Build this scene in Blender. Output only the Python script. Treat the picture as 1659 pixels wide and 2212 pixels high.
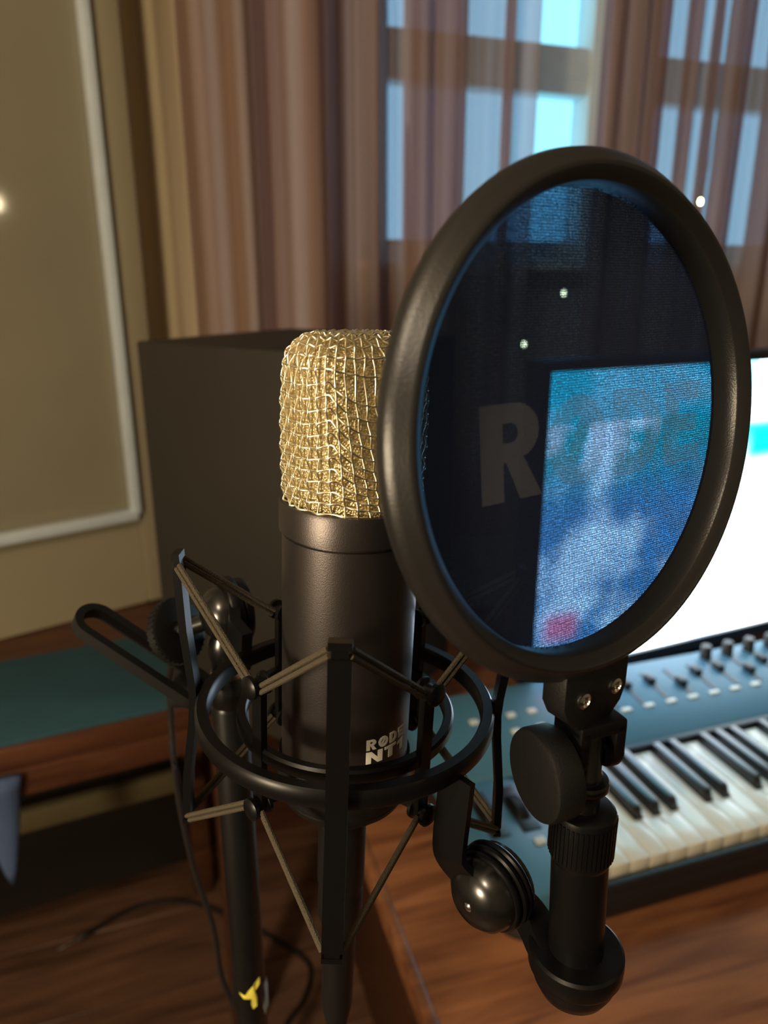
import bpy, bmesh, math, random
from mathutils import Vector, Matrix
random.seed(7)
R = math.radians
for o in list(bpy.data.objects): bpy.data.objects.remove(o)
scn = bpy.context.scene
col = scn.collection

# ------------------------------------------------------------------ camera
cam_d = bpy.data.cameras.new('camera'); cam = bpy.data.objects.new('camera', cam_d); col.objects.link(cam)
cam.location = (0, 0, 1.365); cam.rotation_euler = (R(90 - 17.5), 0, 0)
cam_d.sensor_fit = 'VERTICAL'; cam_d.sensor_height = 36; cam_d.sensor_width = 27
cam_d.lens = 1600 / 2212 * 36
cam_d.clip_start = 0.01
cam_d.dof.use_dof = True; cam_d.dof.focus_distance = 0.262; cam_d.dof.aperture_fstop = 9.5
scn.camera = cam

# ------------------------------------------------------------------ world (dusk sky) and view
wd = bpy.data.worlds.new('sky'); scn.world = wd; wd.use_nodes = True
nt = wd.node_tree; bg = nt.nodes['Background']
bg.inputs[0].default_value = (0.36, 0.98, 1.25, 1); bg.inputs[1].default_value = 1.5
scn.view_settings.view_transform = 'Standard'; scn.view_settings.look = 'None'
scn.view_settings.exposure = 0; scn.view_settings.gamma = 1; scn.view_settings.use_curve_mapping = False

# ------------------------------------------------------------------ lamps of the room and one added fill
def point_lamp(name, loc, power, colour, radius):
    d = bpy.data.lights.new(name, 'POINT'); d.energy = power; d.color = colour; d.shadow_soft_size = radius
    o = bpy.data.objects.new(name, d); o.location = loc; col.objects.link(o); return o
point_lamp('table_lamp_light', (-0.62, -0.36, 1.24), 30, (1.0, 0.80, 0.52), 0.08)
point_lamp('high_fill_light', (-0.75, -0.80, 2.35), 46, (1.0, 0.82, 0.60), 0.12)  # unseen warm fill, added for the mesh top and general ambient
point_lamp('wall_lamp_light', (1.23, -0.33, 1.675), 2.5, (1.0, 0.84, 0.50), 0.03)

# ------------------------------------------------------------------ materials
MATS = {}
def new_mat(name):
    m = bpy.data.materials.new(name); m.use_nodes = True; MATS[name] = m
    return m, m.node_tree.nodes, m.node_tree.links, m.node_tree.nodes['Principled BSDF']
def plain(name, c, rough=.5, metal=0., spec=.5, bump=0., bscale=300., vary=0., vscale=20., coat=0.):
    m, n, l, p = new_mat(name)
    p.inputs['Base Color'].default_value = (*c, 1); p.inputs['Roughness'].default_value = rough
    p.inputs['Metallic'].default_value = metal; p.inputs['Specular IOR Level'].default_value = spec
    p.inputs['Coat Weight'].default_value = coat
    tc = n.new('ShaderNodeTexCoord')
    if bump:
        t = n.new('ShaderNodeTexNoise'); t.inputs['Scale'].default_value = bscale; t.inputs['Detail'].default_value = 4
        b = n.new('ShaderNodeBump'); b.inputs['Strength'].default_value = bump; b.inputs['Distance'].default_value = .001
        l.new(tc.outputs['Object'], t.inputs['Vector']); l.new(t.outputs[0], b.inputs['Height']); l.new(b.outputs[0], p.inputs['Normal'])
    if vary:
        t = n.new('ShaderNodeTexNoise'); t.inputs['Scale'].default_value = vscale; t.inputs['Detail'].default_value = 5
        mx = n.new('ShaderNodeMix'); mx.data_type = 'RGBA'
        mx.inputs[6].default_value = (*[x * (1 - vary) for x in c], 1); mx.inputs[7].default_value = (*[x * (1 + vary) for x in c], 1)
        l.new(tc.outputs['Object'], t.inputs['Vector']); l.new(t.outputs[0], mx.inputs[0]); l.new(mx.outputs[2], p.inputs['Base Color'])
    return m
def wood(name, c1, c2, rough=.4, scale=6., stretch=(1, 14, 14), spec=.4):
    m, n, l, p = new_mat(name)
    tc = n.new('ShaderNodeTexCoord'); mp = n.new('ShaderNodeMapping'); mp.inputs['Scale'].default_value = stretch
    oi = n.new('ShaderNodeObjectInfo'); av = n.new('ShaderNodeVectorMath'); av.operation = 'ADD'
    ml = n.new('ShaderNodeMath'); ml.operation = 'MULTIPLY'; ml.inputs[1].default_value = 37
    l.new(oi.outputs['Random'], ml.inputs[0]); l.new(tc.outputs['Object'], mp.inputs[0]); l.new(mp.outputs[0], av.inputs[0]); l.new(ml.outputs[0], av.inputs[1])
    t = n.new('ShaderNodeTexNoise'); t.inputs['Scale'].default_value = scale; t.inputs['Detail'].default_value = 7; t.inputs['Distortion'].default_value = .6
    l.new(av.outputs[0], t.inputs['Vector'])
    cr = n.new('ShaderNodeValToRGB'); cr.color_ramp.elements[0].position = .34; cr.color_ramp.elements[1].position = .68
    cr.color_ramp.elements[0].color = (*c1, 1); cr.color_ramp.elements[1].color = (*c2, 1)
    l.new(t.outputs[0], cr.inputs[0]); l.new(cr.outputs[0], p.inputs['Base Color'])
    p.inputs['Roughness'].default_value = rough; p.inputs['Specular IOR Level'].default_value = spec
    b = n.new('ShaderNodeBump'); b.inputs['Strength'].default_value = .12; b.inputs['Distance'].default_value = .001
    l.new(t.outputs[0], b.inputs['Height']); l.new(b.outputs[0], p.inputs['Normal'])
    return m
def emit(name, c, s):
    m, n, l, p = new_mat(name)
    p.inputs['Base Color'].default_value = (0, 0, 0, 1); p.inputs['Emission Color'].default_value = (*c, 1); p.inputs['Emission Strength'].default_value = s
    return m

plain('mic_black', (.090, .079, .078), .37, .9, .5, .10, 2500)
plain('satin_black', (.0035, .0035, .0040), .34, 0, .26)
plain('matte_black', (.005, .005, .0055), .52, 0, .28, .2, 1500)
plain('gloss_black', (.005, .005, .005), .24, 0, .8)
plain('hoop_black', (.014, .0138, .0138), .31, 0, .5, .12, 1800)
plain('tube_black', (.005, .005, .0055), .32, .0, .5, vary=.4, vscale=90)
plain('nickel', (.98, .91, .68), .30, 1.0)
plain('chrome', (.75, .72, .66), .18, 1.0)
plain('white_print', (.74, .72, .62), .5)
plain('cord', (.075, .062, .042), .75, 0, .2, .8, 1800)
plain('cable_black', (.010, .008, .008), .5)
plain('speaker_black', (.022, .019, .015), .62, 0, .3, .4, 900, .18, 8)
plain('wall_paint', (.30, .26, .21), .85, vary=.06, vscale=3)
plain('wall_white', (.74, .74, .72), .85, vary=.05, vscale=3)
plain('ceiling_paint', (.55, .48, .38), .9)
plain('white_frame', (.82, .84, .84), .45, vary=.05)
plain('door_paint', (.31, .27, .18), .5, vary=.10, vscale=5)
plain('door_bead', (.60, .68, .74), .4, vary=.12, vscale=40)
plain('teal_mat', (.030, .085, .115), .85, 0, .2, .5, 500, .12, 14)
plain('olive_wood', (.16, .13, .065), .6, vary=.15)
plain('blue_cloth', (.08, .12, .24), .9, 0, .1, .4, 400)
plain('ctrl_blue', (.055, .165, .25), .42, 0, .5, .08, 900)
plain('key_white', (.84, .82, .72), .28, coat=.3)
plain('key_black', (.012, .013, .015), .30, 0, .9)
plain('button_pale', (.62, .66, .62), .5)
plain('dark_plastic', (.012, .012, .014), .4)
plain('bezel', (.008, .010, .014), .35)
plain('tape_yellow', (.80, .72, .10), .7, vary=.2, vscale=200)
plain('tape_grey', (.42, .44, .42), .7, vary=.2, vscale=200)
plain('dark_underside', (.009, .006, .004), .7)
wood('desk_wood', (.125, .046, .022), (.29, .120, .052), .36, 5, (1, 10, 10))
wood('floor_wood', (.080, .040, .024), (.180, .092, .054), .42, 4, (1, 9, 9))
wood('table_wood', (.062, .022, .011), (.120, .046, .021), .45, 5, (1, 12, 12))
emit('bulb_glow', (1.0, .78, .35), 40)

def fabric_mat():
    m, n, l, p = new_mat('pop_mesh')
    out = n['Material Output']
    tc = n.new('ShaderNodeTexCoord')
    def wave(direction, sc):
        w = n.new('ShaderNodeTexWave'); w.wave_type = 'BANDS'; w.bands_direction = direction
        w.inputs['Scale'].default_value = sc; w.inputs['Distortion'].default_value = 4.2; w.inputs['Detail'].default_value = 2; w.inputs['Detail Scale'].default_value = 2.0
        l.new(tc.outputs['Object'], w.inputs['Vector']); return w
    w1 = wave('X', 420); w2 = wave('Y', 420)
    ns = n.new('ShaderNodeTexNoise'); ns.inputs['Scale'].default_value = 900; ns.inputs['Detail'].default_value = 3; l.new(tc.outputs['Object'], ns.inputs['Vector'])
    nl = n.new('ShaderNodeTexNoise'); nl.inputs['Scale'].default_value = 60; nl.inputs['Detail'].default_value = 4; l.new(tc.outputs['Object'], nl.inputs['Vector'])
    mu = n.new('ShaderNodeMath'); mu.operation = 'MULTIPLY'; l.new(w1.outputs['Fac'], mu.inputs[0]); l.new(w2.outputs['Fac'], mu.inputs[1])
    m2 = n.new('ShaderNodeMath'); m2.operation = 'MULTIPLY'; l.new(mu.outputs[0], m2.inputs[0]); l.new(ns.outputs[0], m2.inputs[1])
    na = n.new('ShaderNodeMath'); na.operation = 'ADD'; na.inputs[1].default_value = .5; l.new(nl.outputs[0], na.inputs[0])
    m4 = n.new('ShaderNodeMath'); m4.operation = 'MULTIPLY'; l.new(m2.outputs[0], m4.inputs[0]); l.new(na.outputs[0], m4.inputs[1])
    m3 = n.new('ShaderNodeMath'); m3.operation = 'MULTIPLY_ADD'; m3.inputs[1].default_value = .80; m3.inputs[2].default_value = .026; l.new(m4.outputs[0], m3.inputs[0])
    tr = n.new('ShaderNodeBsdfTransparent'); tr.inputs[0].default_value = (.36, .62, .95, 1)
    df = n.new('ShaderNodeBsdfDiffuse'); df.inputs[0].default_value = (.036, .046, .095, 1)
    tl = n.new('ShaderNodeBsdfTranslucent'); tl.inputs[0].default_value = (.018, .024, .045, 1)
    ad = n.new('ShaderNodeMixShader'); ad.inputs[0].default_value = .45; l.new(df.outputs[0], ad.inputs[1]); l.new(tl.outputs[0], ad.inputs[2])
    mx = n.new('ShaderNodeMixShader'); l.new(m3.outputs[0], mx.inputs[0]); l.new(ad.outputs[0], mx.inputs[1]); l.new(tr.outputs[0], mx.inputs[2])
    l.new(mx.outputs[0], out.inputs[0]); n.remove(p)
    return m
fabric_mat()
def print_mat():
    m, n, l, p = new_mat('pop_print')
    out = n['Material Output']
    tr = n.new('ShaderNodeBsdfTransparent'); df = n.new('ShaderNodeBsdfDiffuse'); df.inputs[0].default_value = (.36, .40, .46, 1)
    tr.inputs[0].default_value = (.92, .92, .92, 1)
    mx = n.new('ShaderNodeMixShader'); mx.inputs[0].default_value = .80; l.new(df.outputs[0], mx.inputs[1]); l.new(tr.outputs[0], mx.inputs[2])
    l.new(mx.outputs[0], out.inputs[0]); n.remove(p)
print_mat()
def curtain_mat(name, c1, c2, tint, trans, band_scale=17.):
    m, n, l, p = new_mat(name)
    out = n['Material Output']; tc = n.new('ShaderNodeTexCoord')
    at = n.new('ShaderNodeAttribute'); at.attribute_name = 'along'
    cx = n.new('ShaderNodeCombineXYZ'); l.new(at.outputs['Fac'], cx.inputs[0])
    t = n.new('ShaderNodeTexNoise'); t.inputs['Scale'].default_value = band_scale; t.inputs['Detail'].default_value = 2
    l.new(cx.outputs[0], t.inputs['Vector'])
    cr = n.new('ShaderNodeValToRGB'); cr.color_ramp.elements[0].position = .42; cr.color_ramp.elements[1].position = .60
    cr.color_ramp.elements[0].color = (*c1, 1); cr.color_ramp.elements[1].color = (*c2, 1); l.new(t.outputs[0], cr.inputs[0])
    df = n.new('ShaderNodeBsdfDiffuse'); l.new(cr.outputs[0], df.inputs[0])
    tl = n.new('ShaderNodeBsdfTranslucent'); l.new(cr.outputs[0], tl.inputs[0])
    tr = n.new('ShaderNodeBsdfTransparent'); tr.inputs[0].default_value = (*tint, 1)
    a = n.new('ShaderNodeMixShader'); a.inputs[0].default_value = .22; l.new(df.outputs[0], a.inputs[1]); l.new(tl.outputs[0], a.inputs[2])
    b = n.new('ShaderNodeMixShader'); b.inputs[0].default_value = trans; l.new(a.outputs[0], b.inputs[1]); l.new(tr.outputs[0], b.inputs[2])
    l.new(b.outputs[0], out.inputs[0]); n.remove(p)
curtain_mat('curtain_brown', (.36, .245, .17), (.66, .58, .60), (.82, .68, .80), .36)  # lavender second colour paints bands of cool daylight into the cloth
curtain_mat('curtain_cream', (.52, .42, .26), (.62, .52, .36), (.8, .7, .5), .05)
def glass_mat(name, tint, refl):
    m, n, l, p = new_mat(name)
    out = n['Material Output']; tr = n.new('ShaderNodeBsdfTransparent'); tr.inputs[0].default_value = (*tint, 1)
    gl = n.new('ShaderNodeBsdfGlossy'); gl.inputs['Roughness'].default_value = .02
    mx = n.new('ShaderNodeMixShader'); mx.inputs[0].default_value = refl; l.new(tr.outputs[0], mx.inputs[1]); l.new(gl.outputs[0], mx.inputs[2])
    l.new(mx.outputs[0], out.inputs[0]); n.remove(p)
glass_mat('window_glass', (.97, .99, 1.0), .05)
plain('door_glass', (.26, .235, .165), .06, 0, .6, vary=.22, vscale=2.2)
def mesh_inner():
    m = plain('fine_mesh', (.72, .61, .36), .42, .9)
    n = m.node_tree.nodes; l = m.node_tree.links; p = n['Principled BSDF']
    tc = n.new('ShaderNodeTexCoord'); v = n.new('ShaderNodeTexVoronoi'); v.inputs['Scale'].default_value = 1300
    l.new(tc.outputs['Object'], v.inputs['Vector'])
    b = n.new('ShaderNodeBump'); b.inputs['Strength'].default_value = .9; b.inputs['Distance'].default_value = .0006
    l.new(v.outputs['Distance'], b.inputs['Height']); l.new(b.outputs[0], p.inputs['Normal'])
mesh_inner()
def screen_mat():
    # local coordinates of the panel: x along its width (0 at left), z up from its lower edge
    m, n, l, p = new_mat('screen_image')
    tc = n.new('ShaderNodeTexCoord'); sp = n.new('ShaderNodeSeparateXYZ'); l.new(tc.outputs['Object'], sp.inputs[0])
    def rng(v, a, b):
        r = n.new('ShaderNodeMapRange'); r.interpolation_type = 'SMOOTHSTEP'; r.inputs[1].default_value = a; r.inputs[2].default_value = b
        l.new(v, r.inputs[0]); return r.outputs[0]
    def math_(op, a, b):
        q = n.new('ShaderNodeMath'); q.operation = op
        for i, s in enumerate((a, b)):
            if isinstance(s, (int, float)): q.inputs[i].default_value = s
            else: l.new(s, q.inputs[i])
        return q.outputs[0]
    def mix(f, a, b):
        q = n.new('ShaderNodeMix'); q.data_type = 'RGBA'
        if isinstance(f, (int, float)): q.inputs[0].default_value = f
        else: l.new(f, q.inputs[0])
        for i, s in ((6, a), (7, b)):
            if isinstance(s, tuple): q.inputs[i].default_value = (*s, 1)
            else: l.new(s, q.inputs[i])
        return q.outputs[2]
    def box(x0, x1, z0, z1, e=.003):
        return math_('MULTIPLY', math_('MULTIPLY', rng(sp.outputs[0], x0 - e, x0 + e), rng(sp.outputs[0], x1 + e, x1 - e)),
                     math_('MULTIPLY', rng(sp.outputs[2], z0 - e, z0 + e), rng(sp.outputs[2], z1 + e, z1 - e)))
    no = n.new('ShaderNodeTexNoise'); no.inputs['Scale'].default_value = 6.5; no.inputs['Detail'].default_value = 4; l.new(tc.outputs['Object'], no.inputs['Vector'])
    no2 = n.new('ShaderNodeTexNoise'); no2.inputs['Scale'].default_value = 15; no2.inputs['Detail'].default_value = 3; l.new(tc.outputs['Object'], no2.inputs['Vector'])
    white = (.86, 1.0, 1.10); teal = (.0, .42, .46); blue = (.10, .30, .52)
    # upper sky band of turquoise with pale clouds, lower pale field with blue shading on the left side
    top = rng(sp.outputs[2], .22, .34)
    left = rng(sp.outputs[0], .40, .24)
    c = mix(rng(no.outputs[0], .42, .58), blue, white)
    c = mix(left, white, c)
    t2 = mix(rng(no.outputs[0], .50, .60), teal, white)
    c = mix(top, c, t2)
    c = mix(math_('MULTIPLY', box(0, .36, .36, .43), .8), c, (.02, .50, .60))
    c = mix(box(.365, .45, .285, .335, .012), c, teal)
    c = mix(box(.34, .60, .345, .385, .014), c, white)
    c = mix(box(.02, .075, .05, .09, .014), c, (1.0, .25, .38))
    c = mix(box(.368, .376, .052, .070, .003), c, (.45, .12, .18))
    c = mix(box(.355, .40, .026, .034, .003), c, (.05, .22, .20))
    c = mix(box(.462, .50, .04, .10, .006), c, (.0, .40, .42))
    c = mix(.0, c, white)
    p.inputs['Base Color'].default_value = (.01, .01, .01, 1); p.inputs['Roughness'].default_value = .3
    l.new(c, p.inputs['Emission Color']); p.inputs['Emission Strength'].default_value = 5.0
screen_mat()

# ------------------------------------------------------------------ mesh helpers
class MB:
    def __init__(self): self.bm = bmesh.new()
    def _new(self, fn, M=None):
        t = bmesh.new(); fn(t)
        if M is not None: bmesh.ops.transform(t, matrix=M, verts=t.verts)
        me = bpy.data.meshes.new('tmp'); t.to_mesh(me); t.free(); self.bm.from_mesh(me); bpy.data.meshes.remove(me)
        return self
    def box(self, c, s, M=None, bev=0., seg=2):
        def f(t):
            bmesh.ops.create_cube(t, size=1); bmesh.ops.scale(t, vec=s, verts=t.verts)
            if bev: bmesh.ops.bevel(t, geom=list(t.edges), offset=bev, segments=seg, profile=.5, affect='EDGES')
            bmesh.ops.translate(t, vec=c, verts=t.verts)
        return self._new(f, M)
    def lathe(self, prof, seg=48, M=None, closed=False):
        def f(t):
            rows = []
            for r, z in prof:
                if r < 1e-7: rows.append([t.verts.new((0, 0, z))])
                else: rows.append([t.verts.new((r * math.cos(2 * math.pi * i / seg), r * math.sin(2 * math.pi * i / seg), z)) for i in range(seg)])
            rng = list(range(len(rows) - 1)) + ([-1] if closed else [])
            for k in rng:
                A, B = (rows[k], rows[k + 1]) if k >= 0 else (rows[-1], rows[0])
                for i in range(seg):
                    j = (i + 1) % seg
                    if len(A) == 1 and len(B) == 1: continue
                    if len(A) == 1: t.faces.new((A[0], B[j], B[i]))
                    elif len(B) == 1: t.faces.new((A[i], A[j], B[0]))
                    else: t.faces.new((A[i], A[j], B[j], B[i]))
            bmesh.ops.recalc_face_normals(t, faces=t.faces)
        return self._new(f, M)
    def sweep(self, pts, sec, up=Vector((0, 0, 1)), closed=False, M=None, scales=None):
        """sweep the 2-D section (side, up) along pts"""
        pts = [Vector(p) for p in pts]
        def f(t):
            n = len(pts); rows = []
            prev = None
            for i, p in enumerate(pts):
                a = pts[(i - 1) % n] if (closed or i > 0) else p
                b = pts[(i + 1) % n] if (closed or i < n - 1) else p
                T = (b - a).normalized()
                u = up - T * up.dot(T)
                if u.length < 1e-3: u = prev if prev is not None else Vector((1, 0, 0))
                u.normalize(); prev = u; s = T.cross(u)
                k = scales[i] if scales else 1.
                rows.append([t.verts.new(p + s * x * k + u * y * k) for x, y in sec])
            m = len(sec)
            for i in range(n if closed else n - 1):
                A = rows[i]; B = rows[(i + 1) % n]
                for j in range(m): t.faces.new((A[j], A[(j + 1) % m], B[(j + 1) % m], B[j]))
            if not closed:
                t.faces.new(rows[0]); t.faces.new(list(reversed(rows[-1])))
            bmesh.ops.recalc_face_normals(t, faces=t.faces)
        return self._new(f, M)
    def tube(self, pts, r, seg=10, closed=False, M=None, up=Vector((0, 0, 1)), scales=None):
        return self.sweep(pts, [(r * math.cos(2 * math.pi * i / seg), r * math.sin(2 * math.pi * i / seg)) for i in range(seg)], up, closed, M, scales)
    def prism(self, poly, z0, z1, M=None, bev=0.):
        def f(t):
            vs = [t.verts.new((x, y, z0)) for x, y in poly]; fc = t.faces.new(vs)
            r = bmesh.ops.extrude_face_region(t, geom=[fc])
            bmesh.ops.translate(t, vec=(0, 0, z1 - z0), verts=[v for v in r['geom'] if isinstance(v, bmesh.types.BMVert)])
            bmesh.ops.recalc_face_normals(t, faces=t.faces)
            if bev:
                es = [e for e in t.edges if e.calc_face_angle(0) > R(50)]
                bmesh.ops.bevel(t, geom=es, offset=bev, segments=2, profile=.5, affect='EDGES')
        return self._new(f, M)
    def mesh(self, name, mat, smooth=38):
        bm = self.bm
        for e in bm.edges:
            if len(e.link_faces) == 2: e.smooth = e.calc_face_angle(0) < R(smooth)
        for fc in bm.faces: fc.smooth = True
        me = bpy.data.meshes.new(name); bm.to_mesh(me); bm.free()
        me.materials.append(MATS[mat]); return me
    def build(self, name, mat, parent=None, smooth=38):
        return obj(name, self.mesh(name, mat, smooth), parent)
def obj(name, me, parent=None, loc=None, rot=None):
    o = bpy.data.objects.new(name, me); col.objects.link(o)
    if parent is not None: o.parent = parent
    if loc is not None: o.location = loc
    if rot is not None: o.rotation_euler = rot
    return o
def tag(o, label=None, cat=None, group=None, kind=None):
    for k, v in (('label', label), ('category', cat), ('group', group), ('kind', kind)):
        if v: o[k] = v
    return o
def thing(name, label, cat, loc=(0, 0, 0), rot=(0, 0, 0), group=None):
    o = bpy.data.objects.new(name, None); col.objects.link(o); o.location = loc; o.rotation_euler = rot; o.empty_display_size = .05
    return tag(o, label, cat, group)
def axisM(p, z, x=None):
    """matrix whose local Z points along z, at p"""
    z = Vector(z).normalized(); x = Vector(x) if x is not None else (Vector((0, 0, 1)) if abs(z.z) < .9 else Vector((1, 0, 0)))
    x = (x - z * x.dot(z)).normalized(); y = z.cross(x)
    return Matrix(((x.x, y.x, z.x, p[0]), (x.y, y.y, z.y, p[1]), (x.z, y.z, z.z, p[2]), (0, 0, 0, 1)))
def smooth_path(pts, k=8):
    P = [Vector(p) for p in pts]; out = []
    for i in range(len(P) - 1):
        a = P[max(i - 1, 0)]; b = P[i]; c = P[i + 1]; d = P[min(i + 2, len(P) - 1)]
        for j in range(k):
            t = j / k
            out.append(.5 * ((2 * b) + (c - a) * t + (2 * a - 5 * b + 4 * c - d) * t * t + (3 * b - a - 3 * c + d) * t ** 3))
    out.append(P[-1]); return out
def circle(r, n=64, z=0, a0=0): return [Vector((r * math.cos(a0 + 2 * math.pi * i / n), r * math.sin(a0 + 2 * math.pi * i / n), z)) for i in range(n)]
def az(deg, r, z): return Vector((r * math.sin(R(deg)), -r * math.cos(R(deg)), z))   # 0 = towards the viewer, + = to the right

# lettering: closed outlines in a unit-height box
def ell(cx, cy, rx, ry, n=36, a0=0, a1=360): return [(cx + rx * math.cos(R(a0 + (a1 - a0) * i / n)), cy + ry * math.sin(R(a0 + (a1 - a0) * i / n))) for i in range(n + (0 if a1 - a0 == 360 else 1))]
def glyph(ch):
    if ch == 'R':
        o = [(0, 0), (0, 1), (.46, 1)] + ell(.50, .71, .36, .29, 14, 85, -60) + [(.62, .44), (.90, 0), (.56, 0), (.36, .40), (.32, .40), (.32, 0)]
        h = [(.32, .60), (.32, .80), (.44, .80)] + ell(.44, .70, .10, .10, 8, 90, -90)
        return [o, h], .90
    if ch == 'O':   # crossed O
        outer = ell(.48, .5, .48, .5); inner = []
        d = Vector((.42, .75)).normalized(); nn = Vector((-d.y, d.x)); g = .085
        for s in (1, -1):
            pts = [p for p in ell(.48, .5, .235, .27, 72) if (Vector(p) - Vector((.48, .5))).dot(nn) * s > g]
            pts.sort(key=lambda p: math.atan2((Vector(p) - Vector((.48, .5))).dot(d), (Vector(p) - Vector((.48, .5))).dot(nn) * s))
            inner.append(pts)
        return [outer] + inner, .96
    if ch == 'D':
        return [[(0, 0), (0, 1), (.38, 1)] + ell(.38, .5, .50, .5, 24, 88, -88) + [(.38, 0)], [(.31, .22), (.31, .78), (.38, .78)] + ell(.38, .5, .19, .28, 16, 86, -86) + [(.38, .22)]], .88
    if ch == 'E': return [[(0, 0), (0, 1), (.76, 1), (.76, .78), (.31, .78), (.31, .61), (.70, .61), (.70, .39), (.31, .39), (.31, .22), (.78, .22), (.78, 0)]], .78
    if ch == 'N': return [[(0, 0), (0, 1), (.32, 1), (.70, .44), (.70, 1), (1.0, 1), (1.0, 0), (.68, 0), (.30, .55), (.30, 0)]], 1.0
    if ch == 'T': return [[(.27, 0), (.27, .77), (0, .77), (0, 1), (.86, 1), (.86, .77), (.59, .77), (.59, 0)]], .86
    if ch == '1': return [[(.22, 0), (.22, .64), (0, .56), (0, .80), (.28, 1), (.54, 1), (.54, 0)]], .54
def letter_mesh(name, glyphs, mat, thick, fn=None, cuts=0):
    """glyphs: list of (char, x, y, width scale, height). Flat mesh in x/z, then fn maps every vertex."""
    cu = bpy.data.curves.new(name, 'CURVE'); cu.dimensions = '2D'; cu.fill_mode = 'BOTH'; cu.extrude = thick
    for ch, x, y, w, h in glyphs:
        loops, _ = glyph(ch)
        for lp in loops:
            s = cu.splines.new('POLY'); s.points.add(len(lp) - 1); s.use_cyclic_u = True
            for i, (px, py) in enumerate(lp): s.points[i].co = (x + px * w, y + py * h, 0, 1)
    o = bpy.data.objects.new(name, cu); col.objects.link(o)
    dg = bpy.context.evaluated_depsgraph_get(); me = bpy.data.meshes.new_from_object(o.evaluated_get(dg)); bpy.data.objects.remove(o)
    bm = bmesh.new(); bm.from_mesh(me)
    if cuts:
        xs = [v.co.x for v in bm.verts]; a, b = min(xs), max(xs)
        for i in range(1, cuts):
            bmesh.ops.bisect_plane(bm, geom=list(bm.verts) + list(bm.edges) + list(bm.faces), plane_co=(a + (b - a) * i / cuts, 0, 0), plane_no=(1, 0, 0))
    for v in bm.verts: v.co = fn(v.co.x, v.co.y, v.co.z) if fn else Vector((v.co.x, -v.co.z, v.co.y))
    bm.to_mesh(me); bm.free(); me.materials.clear(); me.materials.append(MATS[mat]); return me

# ------------------------------------------------------------------ the room (axes turned 19 degrees to the view)
RA = R(19); U = Vector((math.cos(RA), math.sin(RA), 0)); V = Vector((-math.sin(RA), math.cos(RA), 0))
def room(u, v, z): return U * u + V * v + Vector((0, 0, z))
ROT = (0, 0, RA)
UL, UR, VF, VB, ZC = -1.75, 2.3, -2.6, 1.6, 2.6
def rbox(name, mat, u0, u1, v0, v1, z0, z1, parent=None, bev=0.):
    o = MB().box(((u0 + u1) / 2, (v0 + v1) / 2, (z0 + z1) / 2), (u1 - u0, v1 - v0, z1 - z0), bev=bev).build(name, mat, parent)
    if parent is None: o.rotation_euler = ROT
    return o
def structure(o, label, cat='wall'): return tag(o, label, cat, None, 'structure')
structure(rbox('ceiling', 'ceiling_paint', UL - .1, UR + .1, VF - .1, VB + .2, ZC, ZC + .1), 'plain pale ceiling above the room', 'ceiling')
structure(rbox('wall_left', 'wall_paint', UL - .1, UL, VF, VB, 0, ZC), 'beige painted wall on the left side')
structure(rbox('wall_right', 'wall_paint', UR, UR + .1, VF, VB, 0, ZC), 'beige painted wall on the right side')
structure(rbox('wall_front', 'wall_paint', UL - .1, UR + .1, VF - .1, VF, 0, ZC), 'beige painted wall behind the camera')
# window wall with its opening
WU0, WU1, WZ0, WZ1 = .50, 2.05, 1.38, 2.36
wb = MB()
for u0, u1, z0, z1 in ((UL - .1, WU0, 0, ZC), (WU1, UR + .1, 0, ZC), (WU0, WU1, 0, WZ0), (WU0, WU1, WZ1, ZC)):
    wb.box(((u0 + u1) / 2, VB + .09, (z0 + z1) / 2), (u1 - u0, .18, z1 - z0))
o = wb.build('wall_back', 'wall_white'); o.rotation_euler = ROT; structure(o, 'window wall behind the brown curtains')
structure(rbox('baseboard_back', 'table_wood', UL, UR, VB - .012, VB, 0, .42), 'brown wooden board along the foot of the window wall', 'baseboard')
# window: frame, mullion, transom, sash rails, panes
win = bpy.data.objects.new('window_1', None); col.objects.link(win); win.rotation_euler = ROT
structure(win, 'white framed window with small panes behind the curtains', 'window')
fb = MB(); fv = VB + .07
for u0, u1, z0, z1 in ((WU0, .572, WZ0, WZ1), (1.75, WU1, WZ0, WZ1), (WU0, WU1, WZ0, 1.448), (WU0, WU1, 2.28, WZ1)):
    fb.box(((u0 + u1) / 2, fv, (z0 + z1) / 2), (u1 - u0, .07, z1 - z0), bev=.004)
fb.build('frame', 'white_frame', win)
MB().box((1.142, fv - .006, (WZ0 + WZ1) / 2), (.18, .075, WZ1 - WZ0 - .02), bev=.006).build('mullion', 'white_frame', win)
for u0, u1 in ((.572, 1.052), (1.232, 1.75)):
    t = MB().box(((u0 + u1) / 2, fv - .003, 1.808), (u1 - u0, .06, .098), bev=.006)
    t.box(((u0 + u1) / 2, fv - .030, 1.808), (u1 - u0, .014, .030), bev=.004)
    t.build('transom', 'white_frame', win)
    for z0, z1 in ((1.448, 1.759), (1.857, 2.28)):
        MB().box(((u0 + u1) / 2, fv + .012, (z0 + z1) / 2), (u1 - u0, .004, z1 - z0)).build('pane', 'window_glass', win)
MB().box(((WU0 + WU1) / 2, VB - .03, WZ0 + .012), (WU1 - WU0 + .06, .12, .024), bev=.006).build('window_sill', 'white_frame', win)
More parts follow.
